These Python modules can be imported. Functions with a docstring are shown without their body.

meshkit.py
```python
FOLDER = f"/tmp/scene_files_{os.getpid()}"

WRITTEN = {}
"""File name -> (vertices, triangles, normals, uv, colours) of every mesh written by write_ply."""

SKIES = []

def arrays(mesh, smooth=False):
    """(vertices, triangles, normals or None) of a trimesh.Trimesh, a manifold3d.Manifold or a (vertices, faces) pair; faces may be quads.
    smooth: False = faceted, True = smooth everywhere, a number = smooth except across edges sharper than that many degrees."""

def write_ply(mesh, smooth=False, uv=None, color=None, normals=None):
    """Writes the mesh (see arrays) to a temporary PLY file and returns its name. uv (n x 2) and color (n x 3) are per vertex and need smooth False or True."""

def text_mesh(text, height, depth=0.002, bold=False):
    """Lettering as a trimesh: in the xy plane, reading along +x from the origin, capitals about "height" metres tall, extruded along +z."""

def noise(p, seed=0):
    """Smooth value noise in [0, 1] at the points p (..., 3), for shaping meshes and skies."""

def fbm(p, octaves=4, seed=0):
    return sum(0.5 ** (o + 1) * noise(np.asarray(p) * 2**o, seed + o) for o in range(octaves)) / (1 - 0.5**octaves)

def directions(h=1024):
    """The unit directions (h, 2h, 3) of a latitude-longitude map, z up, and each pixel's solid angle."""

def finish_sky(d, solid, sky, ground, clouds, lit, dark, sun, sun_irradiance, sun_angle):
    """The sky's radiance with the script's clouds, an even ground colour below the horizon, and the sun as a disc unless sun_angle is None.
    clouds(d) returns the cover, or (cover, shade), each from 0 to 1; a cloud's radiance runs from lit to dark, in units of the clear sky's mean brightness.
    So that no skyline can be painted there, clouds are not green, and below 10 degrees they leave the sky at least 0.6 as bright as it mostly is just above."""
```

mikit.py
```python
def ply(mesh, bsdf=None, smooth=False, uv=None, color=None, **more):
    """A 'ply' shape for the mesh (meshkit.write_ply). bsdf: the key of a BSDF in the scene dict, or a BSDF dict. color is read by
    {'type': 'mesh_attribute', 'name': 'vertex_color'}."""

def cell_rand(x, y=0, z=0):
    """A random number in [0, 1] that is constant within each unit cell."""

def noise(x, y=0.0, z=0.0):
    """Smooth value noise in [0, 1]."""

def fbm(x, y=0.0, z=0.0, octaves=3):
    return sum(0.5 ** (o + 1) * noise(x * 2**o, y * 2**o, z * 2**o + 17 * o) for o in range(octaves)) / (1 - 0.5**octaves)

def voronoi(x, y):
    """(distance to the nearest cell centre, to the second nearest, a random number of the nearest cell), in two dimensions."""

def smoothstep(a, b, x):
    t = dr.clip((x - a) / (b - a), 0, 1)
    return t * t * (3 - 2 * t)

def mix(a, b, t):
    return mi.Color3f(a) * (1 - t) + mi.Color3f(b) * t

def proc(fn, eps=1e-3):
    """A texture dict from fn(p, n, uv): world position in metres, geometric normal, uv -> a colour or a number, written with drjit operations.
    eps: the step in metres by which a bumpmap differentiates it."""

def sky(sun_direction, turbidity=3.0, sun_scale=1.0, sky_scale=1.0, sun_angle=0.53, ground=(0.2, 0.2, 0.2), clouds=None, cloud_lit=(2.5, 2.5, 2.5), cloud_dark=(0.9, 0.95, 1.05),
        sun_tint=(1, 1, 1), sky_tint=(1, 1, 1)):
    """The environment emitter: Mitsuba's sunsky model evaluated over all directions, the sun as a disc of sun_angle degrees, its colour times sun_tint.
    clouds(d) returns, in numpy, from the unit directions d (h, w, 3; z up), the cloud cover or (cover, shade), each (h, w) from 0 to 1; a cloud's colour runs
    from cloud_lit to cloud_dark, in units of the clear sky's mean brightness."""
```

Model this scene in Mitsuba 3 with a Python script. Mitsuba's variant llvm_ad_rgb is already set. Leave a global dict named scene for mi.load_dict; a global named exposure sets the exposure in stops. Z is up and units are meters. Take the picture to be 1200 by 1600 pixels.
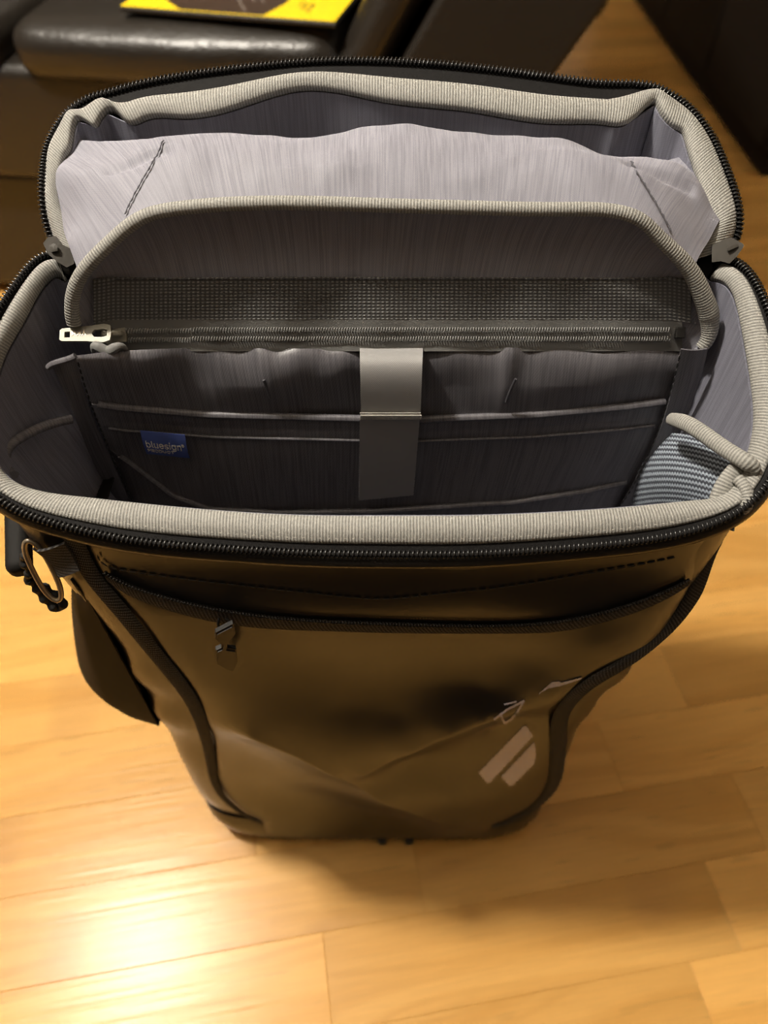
import math, random
import numpy as np, trimesh, drjit as dr, mitsuba as mi, mikit, meshkit
from scipy.interpolate import CubicSpline, PchipInterpolator, RBFInterpolator
from shapely.geometry import LineString, Polygon
random.seed(7); rng = np.random.default_rng(7)
T = mi.ScalarTransform4f

# ------------------------------------------------------------------ camera, lights, exposure
exposure = 1.85
EYE = np.array([0, -.217, .73]); PITCH = math.radians(49.6); FOC = 1150.0
FWD = np.array([0, math.cos(PITCH), -math.sin(PITCH)]); UPV = np.array([0, math.sin(PITCH), math.cos(PITCH)]); RGT = np.array([1., 0, 0])
scene, labels = {}, {}
scene['camera'] = {'type': 'thinlens', 'fov': math.degrees(2 * math.atan(600 / FOC)), 'fov_axis': 'x', 'aperture_radius': .0022, 'focus_distance': .385,
                   'near_clip': .02, 'far_clip': 50., 'to_world': T().look_at(origin=EYE.tolist(), target=(EYE + FWD).tolist(), up=[0, 0, 1])}
LAMP = np.array([-.78, .25, 2.02]); LAMP_R = .075
LAMP_RGB = [232., 214., 186.]

# measured points: the photograph's sight lines met with a known plane of the place
def ray(u, v): return RGT * ((u - 600) / FOC) + FWD + UPV * ((800 - v) / FOC)
def pt(u, v, t): return EYE + ray(u, v) * t
def px(u, v, x): r = ray(u, v); return EYE + r * (x / r[0])
def py(u, v, y): r = ray(u, v); return EYE + r * ((y - EYE[1]) / r[1])
def pz(u, v, z): r = ray(u, v); return EYE + r * ((z - EYE[2]) / r[2])

# ------------------------------------------------------------------ materials
def B(key, **k): scene[key] = {'type': 'twosided', 'bsdf': k} ; return key
def rgb(*c): return {'type': 'rgb', 'value': list(c)}
def prin(key, base, rough=.5, spec=.5, bump=None, **k):
    d = {'type': 'principled', 'base_color': base, 'roughness': rough, 'specular': spec, **k}
    if bump is not None: d = {'type': 'bumpmap', 'arbitrary': mikit.proc(bump[0], bump[1]), 'scale': bump[2], 'bsdf': d}
    return B(key, **d)
N, F, SS = mikit.noise, mikit.fbm, mikit.smoothstep
def f_floor(p, n, uv):
    i = dr.floor(uv.x / 4); a = uv.x - 4 * i; b = uv.y
    r1, r2 = mikit.cell_rand(i, 3), mikit.cell_rand(i, 9)
    warp = N(a * 5 + r1 * 30, b * 26, r2 * 9) * 1.5
    ring = F(a * 2.2 + r2 * 50, b * 60 + warp * 3, r1 * 7, 3)
    pore = N(a * 55, b * 900, 1) * .6 + N(a * 25, b * 420, 5) * .4
    fleck = SS(.78, .92, N(a * 30 + 7, b * 240, r1 * 5))
    knot = SS(.80, .98, N(a * 9 + r1 * 11, b * 20, r2 * 5))
    c = mikit.mix((.72, .40, .115), (.62, .32, .080), SS(.3, .75, ring))
    c = mikit.mix(c, (.47, .235, .075), knot * .5)
    return c * (.86 + .22 * r2) * (.96 + .08 * pore) * (1 - .10 * fleck)
def h_floor(p, n, uv):
    a = uv.x - 4 * dr.floor(uv.x / 4)
    return N(a * 16, uv.y * 330, 2) * .7 + N(a * 9, uv.y * 170, 8) * .4
prin('m_floor', mikit.proc(f_floor), .28, .27, (h_floor, 4e-4, .00013))
prin('m_underlay', rgb(.16, .09, .04), .8, .2)
def f_wall(p, n, uv): return mikit.mix((.62, .57, .49), (.58, .53, .46), F(p.x * 3 + p.y * 2, p.z * 3, 1, 3))
prin('m_wall', mikit.proc(f_wall), .9, .2)
prin('m_ceiling', rgb(.42, .40, .37), .9, .2)
prin('m_wall_dim', rgb(.16, .14, .12), .9, .2)
def f_lin(p, n, uv):   # melange lining: fine threads running down the cloth
    s = N(uv.x * 3100, uv.y * 70, 1) * .6 + N(uv.x * 1300, uv.y * 30, 4) * .4
    s = SS(.1, .9, s)
    w = .5 + .5 * dr.sin(uv.x * 5200) * dr.sin(uv.y * 5200)
    return mikit.mix((.205, .204, .24), (.285, .283, .325), s) * (.90 + .12 * w)
prin('m_lining', mikit.proc(f_lin), .62, .35, sheen=.25)
def f_lin2(p, n, uv): return f_lin(p, n, uv) * mi.Color3f(.68, .69, .73)  # same lining cloth, with the shade inside the bag put into its colour
prin('m_lining_shaded', mikit.proc(f_lin2), .62, .35, sheen=.2)
def f_org(p, n, uv):   # smoother satin cloth of the organiser
    s = N(uv.x * 2600, uv.y * 60, 2) * .6 + N(uv.x * 1100, uv.y * 30, 4) * .4
    w = .5 + .5 * dr.sin(uv.x * 4200 + uv.y * 2600)
    return mikit.mix((.085, .082, .092), (.125, .12, .132), SS(.15, .85, s)) * (.9 + .14 * w)
prin('m_satin', mikit.proc(f_org), .42, .5, sheen=.2)
def f_gros(p, n, uv):
    r = .5 + .5 * dr.sin(uv.x * (2 * math.pi / .00155))
    f = N(uv.x * 700, uv.y * 1500, 3)
    return mikit.mix((.15, .148, .138), (.38, .372, .34), r * .75 + .25 * f)
def h_gros(p, n, uv): return .5 + .5 * dr.sin(uv.x * (2 * math.pi / .00155))
prin('m_grosgrain', mikit.proc(f_gros), .6, .4, (h_gros, 1e-4, .00022))
def f_web(p, n, uv):
    r = (.5 + .5 * dr.sin(uv.x * (2 * math.pi / .0024))) * (.5 + .5 * dr.sin(uv.y * (2 * math.pi / .0018)))
    return mikit.mix((.07, .07, .07), (.26, .26, .255), r)
def h_web(p, n, uv): return (.5 + .5 * dr.sin(uv.x * (2 * math.pi / .0024))) * (.5 + .5 * dr.sin(uv.y * (2 * math.pi / .0018)))
prin('m_webbing', mikit.proc(f_web), .6, .4, (h_web, 1e-4, .0004))
def f_blk(p, n, uv):
    r = .5 + .5 * dr.sin(uv.x * (2 * math.pi / .0022) + uv.y * 2600) * dr.sin(uv.y * (2 * math.pi / .0016))
    return mikit.mix((.010, .0095, .0095), (.12, .115, .11), r * r)
def h_blk(p, n, uv): return .5 + .5 * dr.sin(uv.x * (2 * math.pi / .0022) + uv.y * 2600) * dr.sin(uv.y * (2 * math.pi / .0016))
prin('m_black_webbing', mikit.proc(f_blk), .75, .15, (h_blk, 1e-4, .0003))
def f_mesh(p, n, uv):
    r = .5 + .5 * dr.sin(uv.y * (2 * math.pi / .0034) + .9 * dr.sin(uv.x * (2 * math.pi / .0028)))
    k = .5 + .5 * dr.sin(uv.x * (2 * math.pi / .0028))
    return mikit.mix((.05, .055, .07), (.36, .41, .47), SS(.25, .8, r) * (.6 + .4 * k))
prin('m_mesh_knit', mikit.proc(f_mesh), .6, .35)
def f_coat(p, n, uv):
    return mikit.mix((.012, .011, .010), (.017, .0155, .014), F(p.x * 40, p.y * 40, p.z * 40, 2))
prin('m_coated', mikit.proc(f_coat), .28, .42)
prin('m_zip_tape', rgb(.009, .0085, .0085), .75, .15)
prin('m_grey_tape', rgb(.16, .16, .155), .65, .4)
prin('m_grey_coil', rgb(.24, .24, .235), .45, .5)
prin('m_coil', rgb(.012, .012, .012), .28, .6)
prin('m_thread_black', rgb(.008, .008, .008), .6, .4)
prin('m_thread_grey', rgb(.50, .48, .43), .6, .4)
prin('m_seam', rgb(.10, .10, .115), .7, .2)
prin('m_thread_satin', rgb(.05, .048, .055), .6, .4)
prin('m_velcro', rgb(.21, .205, .21), .8, .3)
def f_strap(p, n, uv):
    w = .5 + .5 * dr.sin(uv.x * 5600) * dr.sin(uv.y * 5200)
    return mikit.mix((.20, .197, .195), (.32, .315, .31), w)
prin('m_strap', mikit.proc(f_strap), .55, .45)
prin('m_rubber', rgb(.050, .045, .038), .6, .3)
prin('m_plastic', rgb(.012, .011, .010), .45, .4)
prin('m_nickel', rgb(.29, .28, .235), .5, .4, metallic=.3)
prin('m_bronze', rgb(.30, .25, .18), .30, .5, metallic=.7)
prin('m_blue_label', rgb(.055, .085, .27), .6, .4)
prin('m_label_text', rgb(.62, .60, .58), .6, .4)
prin('m_print', rgb(.52, .51, .60), .5, .4)
prin('m_side_pocket', rgb(.007, .006, .005), .7, .2)
def h_leather(p, n, uv):
    return F(p.x * 260, p.y * 260, p.z * 260, 2) * .7 + F(p.x * 40, p.y * 40, p.z * 40, 2) * .6
prin('m_leather', rgb(.014, .0115, .009), .36, .55, (h_leather, 8e-4, .0007))
prin('m_leather_arm', rgb(.012, .0095, .007), .55, .35, (h_leather, 8e-4, .0007))
prin('m_yellow', rgb(.80, .56, .008), .45, .4)
prin('m_cover_black', rgb(.010, .009, .008), .4, .4)
prin('m_photo_brown', rgb(.040, .022, .013), .4, .4)
prin('m_photo_grey', rgb(.16, .13, .11), .45, .4)
prin('m_ink', rgb(.10, .07, .005), .5, .4)
prin('m_pages', rgb(.60, .57, .50), .8, .2)
def f_dark(p, n, uv): return mikit.mix((.006, .004, .0025), (.009, .006, .004), F(p.y * 4, p.z * 60, p.x * 9, 3))
prin('m_dark_wood', mikit.proc(f_dark), .7, .12)
prin('m_bounce_blocker', rgb(.018, .016, .015), .9, .1)
prin('m_shade', rgb(.62, .60, .56), .5, .4)
prin('m_lamp_metal', rgb(.5, .48, .44), .3, .5, metallic=1.)

# ------------------------------------------------------------------ mesh helpers
def add(key, mesh, mat, smooth=40, uv=None, kind=None, label=None, **more):
    base, i = key, 1
    while key in scene: key = f'{base}_{i:03d}'; i += 1
    scene[key] = mikit.ply(mesh, mat, smooth=smooth, uv=uv, **more)
    d = {}
    if kind: d['kind'] = kind
    if label: d['label'] = label
    if d: labels[key] = d
    return key
def top(key, label, cat, group=None):
    labels.setdefault(key, {}).update({'label': label, 'category': cat})
    if group: labels[key]['group'] = group
def unit(a): return a / np.maximum(np.linalg.norm(a, axis=-1, keepdims=True), 1e-12)
def chord(P): return np.r_[0, np.cumsum(np.linalg.norm(np.diff(P, axis=0), axis=1))]
def curve(P, n, pchip=False):
    P = np.asarray(P, float); s = chord(P)
    f = (PchipInterpolator if pchip else CubicSpline)(s, P)
    d = f(np.linspace(0, s[-1], 40 * len(P))); L = chord(d)
    return f(np.interp(np.linspace(0, L[-1], n), L, np.linspace(0, s[-1], 40 * len(P))))
def multi(stations, n):
    """curves through rows of matching stations, sampled at the same parameter (first column rules)"""
    A = np.asarray(stations, float); s = chord(A[:, 0]); q = np.linspace(0, s[-1], n)
    return [PchipInterpolator(s, A[:, k])(q) if False else CubicSpline(s, A[:, k])(q) for k in range(A.shape[1])]
def grid_faces(m, n, off=0, close=False):
    i, j = np.meshgrid(np.arange(m if close else m - 1), np.arange(n - 1), indexing='ij')
    a = (i * n + j).ravel(); b = (((i + 1) % m) * n + j).ravel()
    return np.vstack([np.stack([a, b, b + 1], 1), np.stack([a, b + 1, a + 1], 1)]) + off
def normals(P, close=False):
    if close: du = np.roll(P, -1, 0) - np.roll(P, 1, 0)
    else: du = np.gradient(P, axis=0)
    return unit(np.cross(du, np.gradient(P, axis=1)))
def arc_uv(P):
    u = np.zeros(P.shape[:2]); v = np.zeros(P.shape[:2])
    u[1:] = np.cumsum(np.linalg.norm(np.diff(P, axis=0), axis=2).mean(1))[:, None]
    v[:, 1:] = np.cumsum(np.linalg.norm(np.diff(P, axis=1), axis=2).mean(0))[None]
    return np.stack([u, v], -1)
def sheet(P, th=.0012, close=False, uv=None, side=1):
    """a cloth of thickness th from a grid of points: front skin, back skin, closed edges; returns (mesh, uv)"""
    P = np.asarray(P, float); m, n = P.shape[:2]
    nr = normals(P, close)
    side = 1 if (nr * ((P - P.mean((0, 1))) if close else (EYE - P))).sum() > 0 else -1
    nr = nr * side; Q = P - nr * th
    UV = arc_uv(P) if uv is None else uv
    fr = grid_faces(m, n, 0, close); fr = fr if side > 0 else fr[:, ::-1]
    V = [P.reshape(-1, 3), Q.reshape(-1, 3)]; U = [UV.reshape(-1, 2)] * 2; Fc = [fr, fr[:, ::-1] + m * n]
    off = 2 * m * n
    edges = [(P[:, 0], Q[:, 0], UV[:, 0], close), (P[:, -1], Q[:, -1], UV[:, -1], close)]
    if not close: edges += [(P[0], Q[0], UV[0], False), (P[-1], Q[-1], UV[-1], False)]
    for a, b, w, c in edges:
        k = len(a); g = np.stack([a, b], 1)
        V.append(g.reshape(-1, 3)); U.append(np.repeat(w, 2, 0)); Fc.append(grid_faces(k, 2, off, c)); off += 2 * k
    return trimesh.Trimesh(np.vstack(V), np.vstack(Fc), process=False), np.vstack(U)
def add_sheet(key, P, mat, th=.0012, close=False, swap=False, side=1, **k):
    uv = arc_uv(np.asarray(P, float))
    if swap: uv = uv[..., ::-1]
    m, uv = sheet(P, th, close, uv, side)
    return add(key, m, mat, smooth=True, uv=uv, **k)
def frames(C, up=(0, 0, 1)):
    t = unit(np.gradient(C, axis=0)); s = unit(np.cross(t, np.asarray(up, float))); return t, s, np.cross(s, t)
def tube(C, r, sides=8, up=(0, 0, 1), flat=1.0, cap=True):
    """sweep of an ellipse (r, r*flat along 'up'); returns (mesh, uv)"""
    C = np.asarray(C, float); r = np.broadcast_to(np.asarray(r, float), (len(C),)); _, s, w = frames(C, up)
    a = np.linspace(0, 2 * np.pi, sides + 1)
    P = C[:, None] + r[:, None, None] * (np.cos(a)[None, :, None] * s[:, None] + flat * np.sin(a)[None, :, None] * w[:, None])
    uv = np.stack(np.broadcast_arrays(chord(C)[:, None], (a * r.mean())[None]), -1)
    V = P.reshape(-1, 3); Fc = grid_faces(*P.shape[:2])
    U = uv.reshape(-1, 2)
    if cap:
        for k, e in ((0, 1), (len(C) - 1, -1)):
            o = len(V); V = np.vstack([V, P[k], C[k]]); U = np.vstack([U, uv[k], uv[k][:1]])
            i = np.arange(sides); Fc = np.vstack([Fc, np.stack([i + o, i + 1 + o, i * 0 + o + sides + 1], 1)[:, ::e]])
    m = trimesh.Trimesh(V, Fc, process=False); return m, U
def add_tube(key, C, r, mat, sides=8, up=(0, 0, 1), flat=1.0, **k):
    m, uv = tube(C, r, sides, up, flat); return add(key, m, mat, smooth=True, uv=uv, **k)
def helix(C, r, pitch, wire, nrm=(0, 0, 1), seg=10, sides=5, ry=None):
    """zipper coil round the curve C"""
    C = np.asarray(C, float); L = chord(C); n = int(L[-1] / pitch) * seg
    q = np.linspace(0, L[-1], n); D = np.stack([np.interp(q, L, C[:, k]) for k in range(3)], 1)
    U = np.asarray(nrm, float); U = np.broadcast_to(U, C.shape) if U.ndim == 1 else U
    U = np.stack([np.interp(q, L, U[:, k]) for k in range(3)], 1)
    t = unit(np.gradient(D, axis=0)); s = unit(np.cross(t, U)); w = np.cross(s, t); a = 2 * np.pi * q / pitch
    H = D + (r * np.cos(a))[:, None] * s + ((ry or r) * np.sin(a))[:, None] * w
    return tube(H, wire, sides, up=(.31, .2, .93))
def stitches(C, length=.0032, gap=.0014, r=.00035, nrm=None):
    C = np.asarray(C, float); L = chord(C); out = []; q = 0.
    at = lambda x: np.array([np.interp(x, L, C[:, k]) for k in range(3)])
    while q + length < L[-1]:
        P = np.array([at(q), at(q + length * .5), at(q + length)])
        out.append(tube(P, [r * .5, r, r * .5], 5, up=(.2, -.5, .8))[0]); q += length + gap
    return trimesh.util.concatenate(out)
def rbox(sx, sy, sz, r=.004, seg=3, at=(0, 0, 0)):
    """box with rounded edges, centred"""
    h = np.array([sx, sy, sz]) / 2; r = min(r, h.min() * .98); m = trimesh.creation.icosphere(2, radius=r) if seg > 2 else trimesh.creation.icosphere(1, radius=r)
    pts = np.vstack([m.vertices + (h - r) * np.array(s) for s in np.array(np.meshgrid([-1, 1], [-1, 1], [-1, 1])).T.reshape(-1, 3)])
    c = trimesh.convex.convex_hull(pts); c.apply_translation(at); return c
def softbox(sx, sy, sz, r, n=22, puff=0., at=(0, 0, 0)):
    """cushion: a finely divided rounded box with bulging faces"""
    b = trimesh.creation.box((2, 2, 2)); 
    for _ in range(5): b = b.subdivide()
    v = b.vertices.copy(); h = np.array([sx, sy, sz]) / 2
    q = v * h; core = np.clip(q, -(h - r), h - r); d = q - core
    # map the outer cube shell onto a rounded one
    L = np.linalg.norm(d, axis=1, keepdims=True); mx = np.abs(d).max(1, keepdims=True)
    q = core + np.where(L > 1e-9, d / np.maximum(L, 1e-9) * mx, 0)
    for k in range(3):
        o = [a for a in range(3) if a != k]
        q[:, k] += np.sign(v[:, k]) * puff * np.prod(1 - np.clip(np.abs(v[:, o]), 0, 1) ** 2, axis=1) * (np.abs(v[:, k]) > .98)
    b.vertices = q + np.array(at); return b
def moved(m, M): m = m.copy(); m.apply_transform(M); return m
def frame_matrix(o, x, y, z): M = np.eye(4); M[:3, 0], M[:3, 1], M[:3, 2], M[:3, 3] = x, y, z, o; return M
def extrude(poly, h):
    if hasattr(poly, 'geoms'): poly = max(poly.geoms, key=lambda g: g.area)
    return trimesh.creation.extrude_polygon(poly, h, engine='earcut')

# ------------------------------------------------------------------ room
def slab(key, lo, hi, mat):
    lo, hi = np.array(lo, float), np.array(hi, float)
    add(key, moved(trimesh.creation.box(hi - lo), T_((lo + hi) / 2)), mat, smooth=False, kind='structure')
def T_(t): M = np.eye(4); M[:3, 3] = t; return M
X0, X1, Y0, Y1, ZC = -2.4, 2.3, -2.3, 3.2, 2.5
slab('floor', (X0 - .1, Y0 - .1, -.06), (X1 + .1, Y1 + .1, -.0105), 'm_underlay')
slab('ceiling', (X0 - .1, Y0 - .1, ZC), (X1 + .1, Y1 + .1, ZC + .1), 'm_ceiling')
slab('wall_left', (X0 - .1, Y0 - .1, -.06), (X0, Y1 + .1, ZC), 'm_wall_dim'); slab('wall_right', (X1, Y0 - .1, -.06), (X1 + .1, Y1 + .1, ZC), 'm_wall')
slab('wall_front', (X0, Y0 - .1, -.06), (X1, Y0, ZC), 'm_dark_wood'); slab('wall_back', (X0, Y1, -.06), (X1, Y1 + .1, ZC), 'm_wall')
# laminate strips: rows of ROW metres at ANG to the camera's axis
ANG = math.radians(9.4); ROW = .0735; CA, SA = math.cos(ANG), math.sin(ANG)
def strip(p0, p1, q0, q1, idx):
    g, c, h = .00007, .0004, .010
    ring = lambda e, z: np.array([[p0 + e, q0 + e, z], [p1 - e, q0 + e, z], [p1 - e, q1 - e, z], [p0 + e, q1 - e, z]])
    V = np.vstack([ring(g, -h), ring(g, -c * .6), ring(g + c, 0)])
    Fc = [[0, 2, 1], [0, 3, 2], [8, 9, 10], [8, 10, 11]]
    for k in (0, 4):
        for i in range(4):
            j = (i + 1) % 4; Fc += [[k + i, k + j, k + 4 + j], [k + i, k + 4 + j, k + 4 + i]]
    W = np.stack([V[:, 0] * CA - V[:, 1] * SA, V[:, 0] * SA + V[:, 1] * CA, V[:, 2]], 1)
    U = np.stack([4 * idx + (V[:, 0] - p0) + .5, V[:, 1] - q0 + .013 * (idx % 17)], 1)
    return W, np.array(Fc), U
known = {0: (-.0, -.43, .0255, .3525), -2: (0, -.09, .2415), -1: (0, -.066, .29), 1: (0, -.52, -.12, .24), 2: (0, -.47, -.06), 3: (0, -.60, -.18, .2), 4: (0, -.5, -.1), 5: (0, -.56, -.2)}
near, far, idx = [], [], 0
Q0 = .004
for k in range(-34, 48):
    q0, q1 = Q0 + (k - 1) * ROW, Q0 + k * ROW
    r = random.Random(100 + k)
    joints = list(known[k][1:]) if k in known else [r.uniform(-.2, .2)]
    while joints[-1] < 3.3: joints.append(joints[-1] + r.choice([.33, .40, .44, .36]))
    while joints[0] > -3.3: joints.insert(0, joints[0] - r.choice([.33, .40, .44, .36]))
    for a, b in zip(joints, joints[1:]):
        c = np.array([(a + b) / 2 * CA - (q0 + q1) / 2 * SA, (a + b) / 2 * SA + (q0 + q1) / 2 * CA])
        if not (X0 - .3 < c[0] < X1 + .3 and Y0 - .2 < c[1] < Y1 + .2): continue
        idx += 1
        inview = -.62 < c[0] < 1.5 and -.34 < c[1] < 2.6 and not (c[1] > .95 and c[0] < .3) and abs(c[0]) < .62 + .62 * max(c[1] + .2, 0)
        (near if inview else far).append(strip(a, b, q0, q1, idx))
near.sort(key=lambda s: np.linalg.norm(s[0].mean(0) - EYE))
far += near[290:]; near = near[:290]
for V, Fc, U in near: add('floor__plank', trimesh.Trimesh(V, Fc, process=False), 'm_floor', smooth=False, uv=U)
o = np.cumsum([0] + [len(s[0]) for s in far])
add('floor__plank_field', trimesh.Trimesh(np.vstack([s[0] for s in far]), np.vstack([s[1] + k for s, k in zip(far, o)]), process=False), 'm_floor', smooth=False, uv=np.vstack([s[2] for s in far]), kind='stuff')

# ------------------------------------------------------------------ lamp (above, out of frame to the left)
globe = trimesh.creation.icosphere(4, radius=LAMP_R); globe.apply_translation(LAMP)
scene['ceiling_lamp__globe'] = mikit.ply(globe, 'm_ceiling', smooth=True, emitter={'type': 'area', 'radiance': rgb(*LAMP_RGB)})
add('ceiling_lamp__canopy', moved(trimesh.creation.cylinder(.055, .025, sections=40), T_([LAMP[0], LAMP[1], ZC - .0125])), 'm_lamp_metal')
add('ceiling_lamp__stem', moved(trimesh.creation.cylinder(.006, ZC - .02 - LAMP[2] - LAMP_R, sections=16), T_([LAMP[0], LAMP[1], (ZC - .02 + LAMP[2] + LAMP_R) / 2])), 'm_lamp_metal')
top('ceiling_lamp', 'glowing globe lamp hanging from the ceiling above the backpack', 'lamp')

# ------------------------------------------------------------------ backpack: rim lines
# stations: zipper coil line, inner edge of the grey binding (both around the mouth, left slider to right slider)
RF = [((88,396,.388),(100,432,.386)),((60,405,.382),(82,425,.382)),((35,430,.375),(58,452,.376)),((8,468,.367),(38,490,.370)),((-25,530,.360),(8,545,.365)),
      ((-50,610,.355),(-14,615,.360)),((-55,690,.350),(-18,690,.356)),((-30,752,.348),(5,742,.354)),((20,793,.349),(50,766,.355)),((100,822,.351),(120,778,.356)),
      ((200,843,.353),(205,788,.356)),((350,857,.354),(350,802,.355)),((480,864,.354),(480,809,.354)),((600,866,.354),(600,810,.353)),((750,865,.354),(750,809,.353)),
      ((900,855,.353),(900,802,.353)),((1020,842,.352),(1010,793,.353)),((1110,820,.350),(1090,784,.354)),((1170,788,.348),(1140,768,.355)),((1205,745,.348),(1165,725,.356)),
      ((1224,680,.350),(1180,670,.358)),((1228,600,.355),(1178,600,.362)),((1213,520,.361),(1166,525,.367)),((1190,460,.367),(1154,470,.372)),((1168,425,.375),(1140,440,.377)),((1140,406,.384),(1112,430,.385))]
RB = [((84,378,.388),(128,408,.384)),((72,345,.386),(112,365,.384)),((66,305,.384),(96,328,.384)),((68,262,.388),(90,285,.386)),((76,225,.394),(95,240,.388)),
      ((92,195,.398),(106,212,.390)),((110,174,.400),(120,178,.392)),((122,165,.400),(141,190,.392)),((136,157,.400),(151,180,.393)),((150,152,.400),(168,163,.395)),((168,147,.400),(190,180,.394)),((200,138,.400),(220,180,.394)),
      ((270,123,.400),(280,176,.394)),((370,109,.400),(370,160,.394)),((470,99,.400),(470,132,.395)),((600,97,.400),(600,150,.394)),((740,107,.400),(740,166,.394)),
      ((860,122,.400),(860,184,.394)),((950,132,.400),(950,186,.394)),((1006,134,.400),(1000,172,.394)),((1028,139,.400),(1026,152,.396)),((1042,146,.400),(1036,166,.394)),((1057,155,.400),(1052,186,.393)),((1076,170,.398),(1068,196,.393)),
      ((1105,205,.395),(1080,222,.390)),((1128,250,.390),(1096,278,.386)),((1145,295,.386),(1110,322,.383)),((1154,335,.384),(1118,350,.382)),((1152,365,.386),(1098,378,.382)),((1140,385,.388),(1085,405,.382))]
st = lambda R: [[pt(*a) for a in s] for s in R]
Tf, If = multi(st(RF), 420); Tb, Ib = multi(st(RB), 420)
CEN = np.array([0, .10])
def outward(P): d = P[:, :2] - CEN; d = d / np.linalg.norm(d, axis=1, keepdims=True); return np.c_[d, np.zeros(len(P))]
def rim_up(Tc, Ic):
    t = unit(np.gradient(Tc, axis=0)); w = np.cross(t, unit(Ic - Tc)); return unit(w * np.sign(w[:, 2:3]))
def binding(Tc, Ic, fr, h, name, roll=.006):
    """the grey ribbed tape rolled over the edge, and the black zipper tape outside it"""
    up = rim_up(Tc, Ic); up = unit(up + np.array([0, -.35, .5])); O = Tc + (Ic - Tc) * fr[:, None]
    rows = [O - up * .001] + [O + (Ic - O) * q + up * h * math.sin(math.pi * min(q * .9 + .08, 1)) for q in np.linspace(.03, 1, 9)]
    inn = unit(Ic - O)
    rows += [Ic + inn * .0012 - up * .0012, Ic + inn * .0010 - up * .003, Ic - up * roll]
    P = np.stack(rows, 1)
    add_sheet('backpack__rim_binding', P, 'm_grosgrain', .0012, side=1)
    Z = np.stack([Tc + (O - Tc) * q - up * .0004 for q in np.linspace(-.12, 1.08, 5)], 1)
    add_sheet('backpack__zipper_tape', Z, 'm_zip_tape', .0008)
    st_line = O + (Ic - O) * .22 + up * h * .62
    add('backpack__' + name, stitches(st_line, .0028, .0012, .0004), 'm_thread_grey', kind='stuff')
    m, uv = helix(Tc + up * .0011, .0018, .0022, .00052, up, 10, 5, .0012)
    add('backpack__zipper_teeth', m, 'm_coil', smooth=True, kind='stuff')
    C = Tc + up * .0008
    add_tube('backpack__zipper_cord', C, .0011, 'm_zip_tape', 6)
    return O, Ic - up * (roll - .0018) + inn * .0008
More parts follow.
